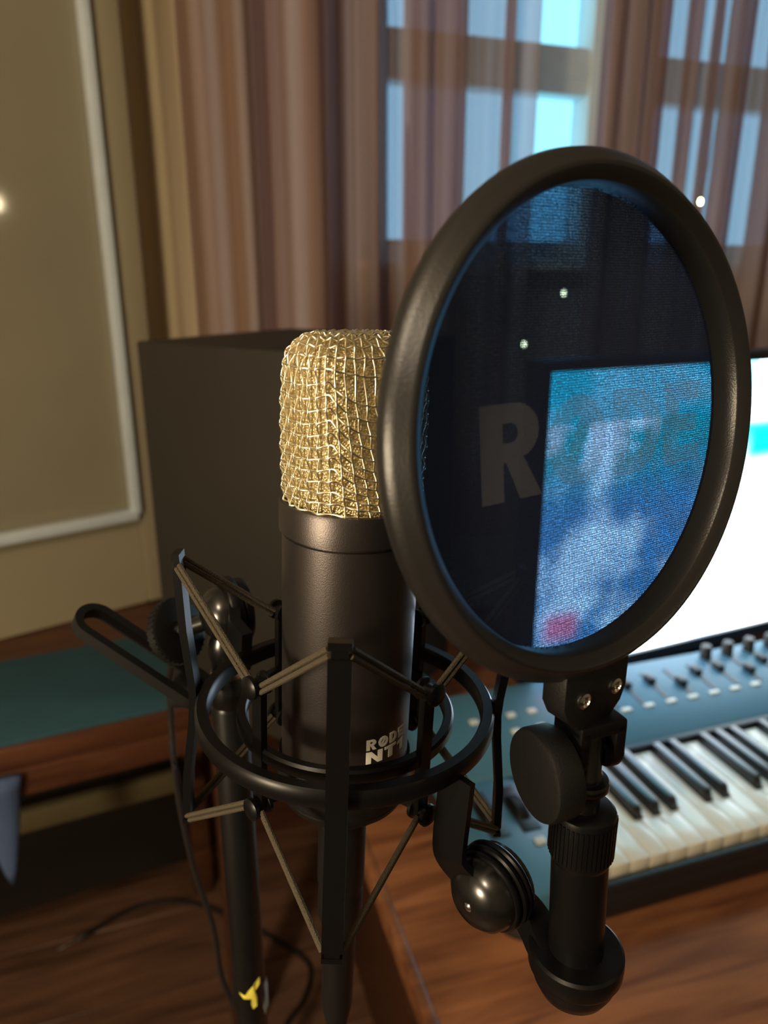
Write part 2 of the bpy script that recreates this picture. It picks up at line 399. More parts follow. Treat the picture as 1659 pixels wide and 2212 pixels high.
# floor: dark base with laminate planks
flo = rbox('floor', 'dark_underside', UL - .1, UR + .1, VF - .1, VB + .2, -.06, -.006); structure(flo, 'dark brown laminate plank floor', 'floor')
pw, pl = .192, 1.28
pm = MB().box((0, 0, 0), (pl - .003, pw - .003, .006), bev=.0012, seg=1).mesh('plank', 'floor_wood')
for r in range(14):
    off = random.uniform(0, pl)
    for c in range(-1, 3):
        u = UL + off + c * pl
        if u - pl / 2 < UL or u + pl / 2 > UR: continue
        obj('plank', pm, flo, (u, VB - .1 - pw * r, -.003))

# ------------------------------------------------------------------ left: tall glazed panel standing on the side table
DR = math.atan2(.611, .792)
door = thing('glazed_panel', 'tall beige glazed panel with pale beading standing on the side table', 'panel', (-.4674, 1.35, .75), (0, 0, DR))
DW = .84; DZ = .9495 - .75
MB().box((.026, .02, .78), (.052, .04, 1.556), bev=.004).build('stile', 'door_paint', door)
MB().box((-DW, .02, .78), (.12, .04, 1.556), bev=.004).build('stile', 'door_paint', door)
MB().box((-.39, .02, 1.50), (.778, .036, .12), bev=.004).build('top_rail', 'door_paint', door)
MB().box((-.39, .022, DZ / 2 - .008), (.778, .03, DZ - .018)).build('lower_panel', 'door_paint', door)
MB().box((-DW / 2, .022, DZ + .62), (DW - .02, .012, 1.26)).build('pane', 'door_glass', door)
MB().box((-.007, .000, DZ + .61), (.017, .028, 1.24), bev=.004).build('beading', 'door_bead', door)
MB().box((-DW / 2, .000, DZ - .012), (DW - .01, .028, .020), bev=.004).build('beading', 'door_bead', door)

# ------------------------------------------------------------------ curtains
def curtain(name, mat, plan, z0, z1, label, group=None):
    pts = smooth_path([Vector((u, v, 0)) for u, v in plan], 7)
    s = [0.]
    for a, b in zip(pts, pts[1:]): s.append(s[-1] + (b - a).length)
    nz = 10; vs = []; al = []
    for k in range(nz + 1):
        z = z0 + (z1 - z0) * k / nz; sp = 1 + .0
        for i, p in enumerate(pts):
            sway = .006 * math.sin(z * 3.1 + i * .21)
            vs.append(room(p.x + sway * .3, p.y + sway, z)); al.append(s[i])
    n = len(pts); fs = [(k * n + i, k * n + i + 1, (k + 1) * n + i + 1, (k + 1) * n + i) for k in range(nz) for i in range(n - 1)]
    me = bpy.data.meshes.new(name); me.from_pydata(vs, [], fs); me.materials.append(MATS[mat])
    at = me.attributes.new('along', 'FLOAT', 'POINT')
    for i, a in enumerate(al): at.data[i].value = a
    for p in me.polygons: p.use_smooth = True
    o = obj(name, me); tag(o, label, 'curtain', group); return o
def plan(segs):
    out = []
    for sg in segs:
        k, a, b = sg[:3]
        if k == 's':
            n = max(2, int((b - a) / .02))
            for i in range(n + 1): out.append((a + (b - a) * i / n, 1.450 + .003 * math.sin(i * 1.9)))
        elif k == 'w':   # soft waves of one layer
            n = sg[3]
            for i in range(n * 4): out.append((a + (b - a) * i / (n * 4), 1.445 + .026 * math.sin(i * math.pi / 2 + .3) * (1 + .35 * math.sin(i * 1.3))))
        else:            # pleat folded on itself: three layers
            m = (b - a); e = .002
            out += [(a + .2 * m, 1.440), (a + .5 * m, 1.428), (a + .8 * m, 1.436), (b - e, 1.446), (b - e, 1.450), (a + .6 * m, 1.450), (a + .3 * m, 1.450), (a + e, 1.453), (a + e, 1.457), (a + .4 * m, 1.459), (a + .85 * m, 1.456)]
    return out
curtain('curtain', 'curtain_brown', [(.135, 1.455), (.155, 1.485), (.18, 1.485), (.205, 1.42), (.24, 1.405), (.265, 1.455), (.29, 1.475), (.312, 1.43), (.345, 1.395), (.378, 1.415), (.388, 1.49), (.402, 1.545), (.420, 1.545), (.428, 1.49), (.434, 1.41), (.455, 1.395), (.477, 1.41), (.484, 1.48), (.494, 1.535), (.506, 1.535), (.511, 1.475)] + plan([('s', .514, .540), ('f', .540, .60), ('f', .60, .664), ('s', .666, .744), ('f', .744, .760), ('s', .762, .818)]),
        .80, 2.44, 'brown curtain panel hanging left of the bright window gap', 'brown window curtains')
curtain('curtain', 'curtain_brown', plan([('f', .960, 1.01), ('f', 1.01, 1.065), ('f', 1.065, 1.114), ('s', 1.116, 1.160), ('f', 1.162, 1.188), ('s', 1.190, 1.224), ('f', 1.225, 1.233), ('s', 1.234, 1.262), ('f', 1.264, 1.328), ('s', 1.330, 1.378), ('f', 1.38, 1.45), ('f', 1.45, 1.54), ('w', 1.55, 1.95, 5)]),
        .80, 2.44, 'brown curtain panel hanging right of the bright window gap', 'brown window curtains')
curtain('curtain', 'curtain_cream', [(.052, 1.53), (.07, 1.545), (.085, 1.53), (.10, 1.52), (.12, 1.535), (.14, 1.54), (.155, 1.525), (.18, 1.52), (.21, 1.535), (.24, 1.53)],
        .80, 2.44, 'narrow cream curtain between the glazed panel and the brown curtain')
rod = thing('curtain_rod', 'dark rod carrying the curtains along the window wall', 'curtain rod', room(.9, 1.46, 2.455), ROT)
MB().tube([(-.95, 0, 0), (1.2, 0, 0)], .012, 12).build('rod', 'satin_black', rod)
for x in (-.9, 1.15):
    MB().box((x, .06, 0), (.02, .16, .02)).build('bracket', 'satin_black', rod)

# ------------------------------------------------------------------ string of small bulbs by the curtain
st = thing('string_light', 'thin dark cord with small glowing warm bulbs before the curtain', 'string light', room(0, 0, 0), ROT)
cpts = [(1.25, 1.40, 2.42), (1.21, 1.385, 1.95), (1.18, 1.38, 1.53), (1.02, 1.378, 1.405), (.863, 1.38, 1.345), (.80, 1.38, 1.27), (.778, 1.38, 1.245), (.76, 1.385, 1.12)]
MB().tube(smooth_path(cpts, 6), .0006, 6).build('cord', 'cable_black', st)
for p in ((1.179, 1.376, 1.518), (.863, 1.376, 1.335), (.778, 1.376, 1.235)):
    b = MB().lathe([(0, -.004), (.0022, -.0032), (.0032, 0), (.0026, .004), (.002, .0065), (0, .0065)], 16, Matrix.Translation(p)).build('bulb', 'bulb_glow', st)
    MB().lathe([(0, .0062), (.0026, .0062), (.0026, .012), (0, .012)], 10, Matrix.Translation(p)).build('socket', 'cable_black', b)

# ------------------------------------------------------------------ desk
DA = R(17)
desk = thing('desk', 'reddish brown wooden desk carrying keyboard and monitor', 'desk', (-.025, .683, 0), (0, 0, DA))
MB().box((.76, .01, .736), (1.50, 1.10, .028), bev=.003).build('desk_top', 'desk_wood', desk)
MB().box((.005, .01, .7360), (.012, 1.102, .0288), bev=.003).build('edge_band', 'desk_wood', desk)
for x in (.13, 1.44):
    MB().box((x, .02, .361), (.03, 1.0, .722), bev=.002).build('side_panel', 'table_wood', desk)  # darker wood than the top: the panel's shade is put into its colour
MB().box((.785, .48, .45), (1.27, .02, .5)).build('back_panel', 'table_wood', desk)

# ------------------------------------------------------------------ monitor
SA = R(90 - 66.8)
mon = thing('monitor', 'large bright monitor showing white and turquoise picture behind the keyboard', 'monitor', (.4116, 1.0194, .75), (0, 0, SA))
mon_w, sx0 = .76, -.222
MB().box((sx0 + mon_w / 2, .022, .2885), (mon_w + .024, .036, .457), bev=.004).build('housing', 'bezel', mon)
scr = MB().box((mon_w / 2, 0, .2145), (mon_w, .002, .429)).mesh('screen', 'screen_image')
obj('screen', scr, mon, (sx0, .0032, .074))
bz = MB()
bz.box((sx0 + mon_w / 2, 0, .066), (mon_w + .024, .006, .018)).box((sx0 + mon_w / 2, 0, .510), (mon_w + .024, .006, .012))
bz.box((sx0 - .006, 0, .289), (.012, .006, .452)).box((sx0 + mon_w + .006, 0, .289), (.012, .006, .452))
bz.build('bezel', 'bezel', mon)
MB().box((sx0 + mon_w / 2, .06, .14), (.06, .03, .28), bev=.006).build('neck', 'dark_plastic', mon)
MB().box((sx0 + mon_w / 2, .09, .0085), (.24, .16, .012), bev=.005).build('foot', 'dark_plastic', mon)

# ------------------------------------------------------------------ MIDI keyboard
KA = R(18)
kb = thing('keyboard_controller', 'blue-lit music keyboard controller with faders and piano keys on the desk', 'music keyboard', (.224, .602, .75), (0, 0, KA))
kl, kr, kd = -.115, .70, .318
# case: rounded slab in side view with a raised panel
def rrect(x0, x1, y0, y1, r, n=6):
    o = []
    for cx, cy, a in ((x1 - r, y1 - r, 0), (x0 + r, y1 - r, 90), (x0 + r, y0 + r, 180), (x1 - r, y0 + r, 270)):
        o += [(cx + r * math.cos(R(a + 90 * i / n)), cy + r * math.sin(R(a + 90 * i / n))) for i in range(n + 1)]
    return o
MB().prism(rrect(kl, kr, -.016, kd, .028), .002, .030, bev=.003).build('case', 'dark_plastic', kb)
MB().prism([(.158, .030), (.158, .052), (.165, .058), (kd - .004, .070), (kd, .066), (kd, .030)], kl, kr, Matrix(((0, 0, 1, 0), (1, 0, 0, 0), (0, 1, 0, 0), (0, 0, 0, 1))), bev=.002).build('control_panel', 'ctrl_blue', kb)
MB().prism(rrect(kl, -.0195, -.014, .160, .024), .030, .052, bev=.004).build('wheel_panel', 'ctrl_blue', kb)
MB().box(((-.0195 + kr) / 2, -.011, .034), (kr + .0195, .008, .016), bev=.002).build('front_rail', 'dark_plastic', kb)
MB().box(((-.0195 + kr) / 2, .159, .048), (kr + .0195, .010, .016), bev=.002).build('key_slot', 'dark_plastic', kb)
wk, wlen = .0236, .150
nw = 29
def white_key_mesh(kind):
    # kind: cut-outs for the black keys on the left / right side
    L, Rr = kind; w = wk - .0011
    poly = [(0, 0), (w, 0)]
    if Rr: poly += [(w, .050), (w - .0060, .050), (w - .0060, wlen)]
    else: poly += [(w, wlen)]
    if L: poly += [(.0060, wlen), (.0060, .050), (0, .050)]
    else: poly += [(0, wlen)]
    return MB().prism(poly, .032, .050, bev=.0007).mesh('white_key', 'key_white')
pat = {0: (0, 1), 1: (1, 1), 2: (1, 0), 3: (0, 1), 4: (1, 1), 5: (1, 1), 6: (1, 0)}
wm = {k: white_key_mesh(k) for k in set(pat.values())}
bprof = [(.052, .049), (.058, .0605), (.062, .0615), (.150, .0615), (.150, .040), (.052, .040)]
bkm = MB().prism(bprof, -.0050, .0050, Matrix(((0, 0, 1, 0), (1, 0, 0, 0), (0, 1, 0, 0), (0, 0, 0, 1))), bev=.0012).mesh('black_key', 'key_black')
ck0 = .0765 - 4 * wk
for i in range(nw):
    o = obj('white_key', wm[pat[i % 7]], kb, (ck0 + i * wk, 0, 0))
    if pat[i % 7][1] and i < nw - 1: obj('black_key', bkm, kb, (ck0 + (i + 1) * wk - .0005, 0, 0))
def pz(b): return .058 + (b - .165) / (kd - .169) * .012
slot_m = MB().box((0, 0, 0), (.006, .062, .0016)).mesh('fader_slot', 'dark_plastic')
cap_m = MB().box((0, 0, .005), (.012, .016, .010), bev=.002).mesh('fader_cap', 'dark_plastic')
for i in range(9):
    a = .150 + .040 * i
    obj('fader_slot', slot_m, kb, (a + .020, .258, pz(.258) + .0003), (math.atan2(.012, kd - .169), 0, 0))
    obj('fader_cap', cap_m, kb, (a + .020, .258 + (.012 if i % 3 else -.006), pz(.258)), (math.atan2(.012, kd - .169), 0, 0))
but_m = MB().box((0, 0, .001), (.015, .007, .0032), bev=.001).mesh('button', 'button_pale')
for i in range(11): obj('button', but_m, kb, (.142 + .036 * i, .221, pz(.221)), (math.atan2(.012, kd - .169), 0, 0))
knob_m = MB().lathe([(0, 0), (.009, 0), (.0085, .002), (.0075, .018), (.0065, .020), (0, .020)], 20).mesh('knob', 'dark_plastic')
for i in range(8): obj('knob', knob_m, kb, (.372 + .040 * i, .299, pz(.299)))
pad_m = MB().box((0, 0, .001), (.012, .010, .004), bev=.0015).mesh('button', 'button_pale')
for a, b in ((.023, .254), (.054, .254), (.014, .222), (.050, .222), (-.030, .254), (-.030, .222)): obj('button', pad_m, kb, (a, b, pz(b)))
for a, b in ((-.092, .052), (-.046, .052)): obj('button', pad_m, kb, (a, b, .0515))
for a in (-.045, -.082):
    wsl = MB().box((a, .105, .0525), (.022, .072, .0016), bev=.0005).build('wheel_slot', 'dark_plastic', kb)
    MB().lathe([(0, -.007), (.026, -.007), (.028, -.005), (.028, .005), (.026, .007), (0, .007)], 32, Matrix.Translation((a, .105, .034)) @ Matrix.Rotation(R(90), 4, 'Y')).build('wheel', 'matte_black', kb)

# ------------------------------------------------------------------ side table with mat, cloth
TA = math.atan2(.09, .195)
tb = thing('side_table', 'wooden side table with reddish front edge under the glazed panel', 'table', (-.328, .953, 0), (0, 0, TA))
MB().box((-.442, .24, .730), (1.136, .47, .038), bev=.005).build('table_top', 'table_wood', tb)
MB().box((-.44, .016, .690), (1.10, .02, .044), bev=.002).build('apron', 'table_wood', tb)
for x in (-.97, .098):
    for y in (.06, .44): MB().box((x, y, .356), (.04, .04, .71), bev=.003).build('leg', 'table_wood', tb)
MB().box((-.45, .30, .415), (1.0, .02, .045), bev=.003).build('stretcher', 'olive_wood', tb)
MB().box((-.45, .45, .40), (1.04, .012, .62)).build('back_panel', 'dark_underside', tb)  # near-black sheet added in place of the shade under the table
mat_o = MB().prism(rrect(-.62, .075, .010, .27, .03), 0, .006, bev=.002).build('table_mat', 'teal_mat')
mat_o.location = (-.328, .953, .7493); mat_o.rotation_euler = (0, 0, TA)
tag(mat_o, 'dull teal mat lying on the wooden side table', 'mat')
cl = MB(); cs = []
def cloth_mesh():
    bm = bmesh.new(); rows = []
    for k in range(9):
        t = k / 8; w = .030 * (1 - t) ** .8 + .002
        rows.append([bm.verts.new((w * math.cos(a) * (1 + .12 * math.sin(3 * a)), .35 * w * math.sin(a) + .004 * math.sin(5 * t), -.17 * t)) for a in [2 * math.pi * i / 18 for i in range(18)]])
    for A, B in zip(rows, rows[1:]):
        for i in range(18): bm.faces.new((A[i], A[(i + 1) % 18], B[(i + 1) % 18], B[i]))
    bm.faces.new(rows[0]); bm.faces.new(list(reversed(rows[-1])))
    bmesh.ops.recalc_face_normals(bm, faces=bm.faces)
    for f in bm.faces: f.smooth = True
    me = bpy.data.meshes.new('cloth'); bm.to_mesh(me); bm.free(); me.materials.append(MATS['blue_cloth']); return me
c_o = obj('cloth', cloth_mesh(), None, (-.530, .850, .712)); c_o.rotation_euler = (0, 0, TA)
tag(c_o, 'pale blue cloth tip hanging from the side table edge', 'cloth')

# ------------------------------------------------------------------ loudspeaker on its pole stand
SPA = math.atan2(-.535, .844)
spk = thing('loudspeaker', 'big plain dark brown-black loudspeaker cabinet behind the microphone', 'loudspeaker', (-.2786, .85, .846), (0, 0, SPA))
SW, SD, SH = .265, .27, .452
MB().box((SW / 2, SD / 2, SH / 2 + .0), (SW, SD, SH), bev=.003).build('cabinet', 'speaker_black', spk)
MB().lathe([(0, 0), (.012, 0), (.055, -.012), (.066, .004), (.072, .006), (.076, 0)], 40, axisM((SW + .001, SD / 2, .17), (1, 0, 0))).build('woofer', 'matte_black', spk)
MB().lathe([(0, .006), (.012, .004), (.016, -.002), (.040, .003), (.044, 0)], 32, axisM((SW + .001, SD / 2, .34), (1, 0, 0))).build('tweeter', 'matte_black', spk)
for x, y in ((.02, .02), (.245, .02), (.02, .25), (.245, .25)):
    MB().lathe([(0, 0), (.010, 0), (.011, -.006), (0, -.006)], 16, Matrix.Translation((x, y, 0))).build('rubber_foot', 'gloss_black', spk)
ss = thing('speaker_stand', 'black pole stand carrying the dark loudspeaker', 'stand', (-.205, .905, 0), (0, 0, SPA))
MB().lathe([(0, .836), (.075, .836), (.075, .828), (.02, .822), (.02, .80), (0, .80)], 32).build('top_plate', 'satin_black', ss)
MB().lathe([(.012, .81), (.012, .01), (0, .01)], 20).build('pole', 'tube_black', ss)
MB().lathe([(0, .02), (.03, .018), (.13, .010), (.135, 0), (0, 0)], 40).build('base', 'satin_black', ss)

# ------------------------------------------------------------------ microphone (axis tilted slightly)
MC = Vector((-.0152, .2556, 1.2002)); TILT = R(2.4)
FRONT = 36.   # azimuth of the microphone's front
mic = thing('microphone', 'black condenser microphone with a shiny wire mesh head', 'microphone', MC, (0, TILT, 0))
body = MB().lathe([(0, -.030), (.0225, -.030), (.0245, -.0285), (.0250, -.026), (.0250, .0772), (.0244, .0777), (.0244, .0785), (.0262, .0790), (.0262, .0885), (.0258, .0898), (.0249, .0902), (.0245, .0880), (0, .088)], 96)
body.build('body', 'mic_black', mic)
# wire basket
HB, HH, RT, A0 = .0885, .0590, .0115, .0243
def basket(t, v, off=0.):
    """t: angle round, v: 0..1 straight wall, 1..2 rounded shoulder"""
    zs = HH - RT
    k = min(v, 1.)
    a = A0 * (1 + .004 * math.sin(k * 3.1)); b = A0 + (.0170 - A0) * (k ** 1.15); m = 2 + 1.0 * min(1, k * 1.3)
    if v <= 1: z = zs * v; d = 0
    else:
        f = (v - 1) * math.pi / 2; z = zs + RT * math.sin(f); d = RT * (1 - math.cos(f))
    c, s = math.cos(t), math.sin(t)
    x = (a - d) * math.copysign(abs(c) ** (2 / m), c); y = (b - d) * math.copysign(abs(s) ** (2 / m), s)
    return Vector((x, y, z))
def bnorm(t, v):
    e = 1e-3; v = min(max(v, e), 2 - e)
    du = basket(t + e, v) - basket(t - e, v); dv = basket(t, v + e) - basket(t, v - e)
    n = du.cross(dv); return n.normalized() if n.length > 0 else Vector((0, 0, 1))
F = R(FRONT); FX = Vector((math.cos(F), math.sin(F), 0)); FY = Vector((math.sin(F), -math.cos(F), 0))
def toloc(p): return FX * p.x + FY * p.y + Vector((0, 0, p.z + HB))
def todir(p): return FX * p.x + FY * p.y + Vector((0, 0, p.z))
# equal arc-length angles
NW = 42
def ve(v, t):   # the woven rows droop on the faces and peak at the seams
    c = math.cos(2 * t); A = .22 * max(0., -c) ** .8 + .06 * max(0., c) ** .8
    return v - A * (math.sin(math.pi * v / 1.35) if v < 1.35 else 0.)
def arc_angles(n, v):
    N = 1440; L = [0.]; P = basket(0, v)
    for i in range(1, N + 1):
        Q = basket(2 * math.pi * i / N, v); L.append(L[-1] + (Q - P).length); P = Q
    out = []; j = 0
    for k in range(n):
        tgt = L[-1] * (k + .5) / n
        while L[j + 1] < tgt: j += 1
        out.append(2 * math.pi * (j + (tgt - L[j]) / (L[j + 1] - L[j])) / N)
    return out
TA_ = arc_angles(NW, .55)
straight = HH - RT; arcl = RT * math.pi / 2; pitch = .0037
nring = int(straight / pitch); vr = [(i + .5) / nring for i in range(nring)] + [1 + (i + .5) / 5 for i in range(5)]
wv, wf = [], []
def wire(pts, nor, r, seg=6):
    base = len(wv); n = len(pts)
    for i in range(n):
        T = (pts[min(i + 1, n - 1)] - pts[max(i - 1, 0)]).normalized(); N = nor[i]; S = T.cross(N).normalized(); N2 = S.cross(T)
        for j in range(seg):
            a = 2 * math.pi * j / seg; wv.append(pts[i] + S * (r * math.cos(a)) + N2 * (r * math.sin(a)))
    for i in range(n - 1):
        for j in range(seg):
            q = base + i * seg; wf.append((q + j, q + (j + 1) % seg, q + seg + (j + 1) % seg, q + seg + j))
WR, AMP = .00041, .00056
for k, t in enumerate(TA_):
    pts, nor = [], []
    for i in range(len(vr) - 1):
        for q in range(4):
            v0 = ve(vr[i], t); v = v0 + (ve(vr[i + 1], t) - v0) * q / 4; n = bnorm(t, v)
            ph = math.cos(math.pi * (i + q / 4)) * (1 if k % 2 else -1)
            pts.append(toloc(basket(t, v) + n * ph * AMP)); nor.append(todir(n))
    t0 = basket(t, 0); pts.insert(0, toloc(t0)); nor.insert(0, todir(bnorm(t, 0)))
    wire(pts, nor, WR)
for i, v in enumerate(vr):
    pts, nor = [], []
    ang = TA_ + [TA_[0] + 2 * math.pi]
    for k in range(NW):
        for q in range(4):
            t = ang[k] + (ang[k + 1] - ang[k]) * q / 4; vv = ve(v, t); n = bnorm(t, vv)
            ph = -math.cos(math.pi * (k + q / 4)) * (-1 if i % 2 else 1)
            pts.append(toloc(basket(t, vv) + n * ph * AMP)); nor.append(todir(n))
    pts.append(pts[0]); nor.append(nor[0]); wire(pts, nor, WR)
# wires across the flat top
for k in range(NW):
    p = basket(TA_[k], 1.95)
    if p.y > 0:
        q = Vector((p.x, -p.y, p.z)); pts = [toloc(p + (q - p) * j / 6 + Vector((0, 0, .0004 * math.sin(j * 2 + k * 3)))) for j in range(7)]
        wire(pts, [Vector((0, 0, 1))] * 7, WR)
for yy in (-.0022, .0022):
    pts = [toloc(Vector((-.0125 + .025 * j / 24, yy, HH - .0001 + .0004 * math.sin(j * 1.3)))) for j in range(25)]
    wire(pts, [Vector((0, 0, 1))] * 25, WR)
me = bpy.data.meshes.new('wire_mesh'); me.from_pydata(wv, [], wf); me.materials.append(MATS['nickel'])
for p in me.polygons: p.use_smooth = True
wmo = obj('wire_mesh', me, mic); tag(wmo, 'shiny woven wire mesh', kind='stuff')
sv, sf = [], []; NA, NV = 96, 30
for j in range(NV + 1):
    v = 2 * j / NV
    for i in range(NA):
        t = 2 * math.pi * i / NA; sv.append(toloc(basket(t, v) - bnorm(t, v) * .0013))
for j in range(NV):
    for i in range(NA): sf.append((j * NA + i, j * NA + (i + 1) % NA, (j + 1) * NA + (i + 1) % NA, (j + 1) * NA + i))
sf.append(tuple(NV * NA + i for i in range(NA)))
me = bpy.data.meshes.new('inner_mesh'); me.from_pydata(sv, [], sf); me.materials.append(MATS['fine_mesh'])
for p in me.polygons: p.use_smooth = True
obj('inner_mesh', me, mic)
# printed name on the lower body
def wrap(x, y, z):
    a = R(FRONT + 5.5) + x / .025; r = .02502 + (.00012 if z > 0 else 0)
    return Vector((r * math.sin(a), -r * math.cos(a), y))
def run(text, width, h, y, gap):
    ws = [glyph(c)[1] for c in text]; k = (width - gap * (len(text) - 1)) / sum(ws); x = -width / 2; out = []
    for c, w in zip(text, ws): out.append((c, x, y, k, h)); x += w * k + gap
    return out
obj('lettering', letter_mesh('lettering', run('RODE', .0185, .0044, .0002, .0008) + run('NT1', .0185, .0050, -.0056, .0010), 'white_print', .0001, wrap, 22), mic)
# connector and cable under it
cab = thing('microphone_cable', 'black cable with a thick plug under the microphone', 'cable', MC, (0, TILT, 0))
MB().lathe([(0, -.0305), (.0095, -.0305), (.0100, -.034), (.0100, -.080), (.0092, -.083), (.0096, -.086), (.0096, -.098), (.0075, -.104), (.0070, -.150), (.0045, -.165), (0, -.166)], 32).build('plug', 'matte_black', cab)
MB().tube(smooth_path([(0, 0, -.16), (.002, -.006, -.25), (.004, -.03, -.5), (.0, -.08, -.95), (-.02, -.18, -1.17), (-.08, -.30, -1.1925), (-.22, -.38, -1.1925)], 8), .0033, 8).build('cord', 'cable_black', cab)

# ------------------------------------------------------------------ shock mount
sm = thing('shock_mount', 'black shock mount with double ring and stretched elastic cords around the microphone', 'shock mount', MC, (0, TILT, 0))
MB().lathe([(.0530, .0022), (.0572, .0017), (.0579, .0029), (.0579, .0076), (.0570, .0089), (.0535, .0089), (.0528, .0078)], 96, closed=True).build('outer_ring', 'satin_black', sm)
MB().lathe([(.0388, .0000), (.0418, -.0003), (.0424, .0007), (.0424, .0040), (.0416, .0050), (.0390, .0050), (.0384, .0040)], 96, closed=True).build('inner_ring', 'satin_black', sm)
MB().lathe([(.0252, -.014), (.0262, -.014), (.0268, -.018), (.0268, -.024), (.0255, -.0265), (.0255, -.029), (.0245, -.0335), (.0200, -.038), (.0130, -.0385), (.0105, -.0385), (.0105, -.0315), (.0252, -.0312)], 72, closed=True).build('retaining_cup', 'matte_black', sm)
bars = (0., 90., 180., -91.)
for b in bars:
    pts = [az(b, .0640, -.0490), az(b, .0632, -.030), az(b, .0602, -.006), az(b, .0594, .004), az(b, .0597, .012), az(b, .0622, .035), az(b, .0636, .0600)]
    up = az(b, 1, 0)
    sec = [(-.0036, -.0014), (.0036, -.0014), (.0036, .0016), (-.0036, .0016)]
    bo = MB().sweep(pts, sec, up)
    bo.sweep([az(b, .0634, .0595), az(b, .0637, .0632)], [(x * .72, y * .8) for x, y in sec], up)
    bo.sweep([az(b, .0637, .0630), az(b, .0639, .0658)], sec, up)
    bo.sweep([az(b, .0640, -.0488), az(b, .0641, -.0512)], [(x * .72, y * .8) for x, y in sec], up)
    bo.sweep([az(b, .0641, -.0510), az(b, .0642, -.0530)], sec, up)
    bo.build('upright_bar', 'satin_black', sm)
posts = (-45., 45., 135., -135.)
bob = [(0, -.002), (.0042, -.002), (.0042, -.0008), (.0026, 0), (.0026, .0032), (.0042, .004), (.0042, .0054), (.0030, .0062), (0, .0062)]
for p in posts:
    up = az(p, 1, 0)
    po = MB().sweep([az(p, .0412, -.0215), az(p, .0412, .0285)], [(-.0026, -.0012), (.0026, -.0012), (.0026, .0014), (-.0026, .0014)], up)
    po.sweep([az(p, .0408, -.0180), az(p, .0258, -.0205)], [(-.0026, -.0012), (.0026, -.0012), (.0026, .0012), (-.0026, .0012)])
    po.lathe(bob, 20, axisM(az(p, .0405, .0298), up)).lathe(bob, 20, axisM(az(p, .0405, -.0200), up))
    po.build('cradle_post', 'satin_black', sm)
def cord(a, b, n):
    a, b = Vector(a), Vector(b); d = (b - a).normalized(); s = d.cross(Vector(n)).normalized() * .00105
    m = MB()
    for k in (1, -1): m.tube([a + s * k, (a + b) / 2 + s * k * 1.05, b + s * k], .00098, 8, up=Vector(n))
    m.build('elastic_cord', 'cord', sm)
for b in bars:
    for p in posts:
        d = (p - b + 180) % 360 - 180
        if abs(d) < 60:
            cord(az(b + (3.0 if d > 0 else -3.0), .0632, .0614), az(p - (4 if d > 0 else -4), .0432, .0298), az((b + p) / 2 if abs(b - p) < 180 else (b + p + 360) / 2, 1, .6))
            cord(az(b + (3.0 if d > 0 else -3.0), .0636, -.0500), az(p - (4 if d > 0 else -4), .0432, -.0205), az((b + p) / 2 if abs(b - p) < 180 else (b + p + 360) / 2, 1, -.6))
# stand bracket at the back left: plate, domed screw, clamp discs, knob, loop lever
ja = -137.; jc = az(ja, .0880, .0115)
pv = (jc - az(ja, .058, .006)).normalized()
side = Vector((-.86, -.50, 0)).normalized()      # joint axis, domed end towards the viewer's left
bp = [az(-118, .0590, .006), az(-122, .070, .012), jc + Vector((.010, .004, .014)), jc + Vector((0, 0, .0175)), jc + Vector((-.012, .010, .010)), jc + Vector((-.008, .012, -.010)), az(-140, .066, -.006), az(-132, .0585, .002)]
plate = MB().sweep([az(-128, .0575, .0065), az(-131, .070, .0085), jc + Vector((.004, -.004, .001))], [(-.010, -.0025), (.010, -.0025), (.010, .0025), (-.010, .0025)], side)
plate.lathe([(0, -.003), (.0165, -.003), (.0170, -.0022), (.0170, .0022), (.0165, .003), (0, .003)], 40, axisM(jc - side * .001, side))
plate.build('stand_bracket', 'satin_black', sm)
MB().lathe([(.0130, 0), (.0130, .0015), (.0118, .0048), (.0085, .0080), (.0045, .0096), (0, .0100)], 36, axisM(jc + side * .002, side)).build('domed_screw', 'gloss_black', sm)
MB().lathe([(0, -.004), (.0150, -.004), (.0155, -.003), (.0155, -.0006), (.0150, 0), (0, 0)], 36, axisM(jc - side * .005, side)).build('clamp_disc', 'satin_black', sm)
# ------------------------------------------------------------------ microphone stand
SX, SY = -.0815, .342
mst = thing('microphone_stand', 'black microphone stand tube with peeling yellow tape', 'microphone stand', (SX, SY, 0))
MB().lathe([(0, .010), (.0095, .010), (.0095, 1.150), (.0088, 1.152), (0, 1.152)], 32).build('pole', 'tube_black', mst)
MB().lathe([(0, 1.152), (.0085, 1.152), (.0090, 1.155), (.0090, 1.166), (.0078, 1.168), (.0078, 1.178), (.0088, 1.180), (.0088, 1.188), (.006, 1.194), (0, 1.194)], 32).build('adapter', 'gloss_black', mst)
MB().lathe([(.0079, 1.1685), (.0084, 1.169), (.0084, 1.1712), (.0079, 1.1718)], 32).build('collar', 'chrome', mst)
MB().lathe([(0, 0), (.085, 0), (.085, .008), (.07, .016), (.02, .024), (.014, .06), (0, .06)], 48).build('base', 'matte_black', mst)
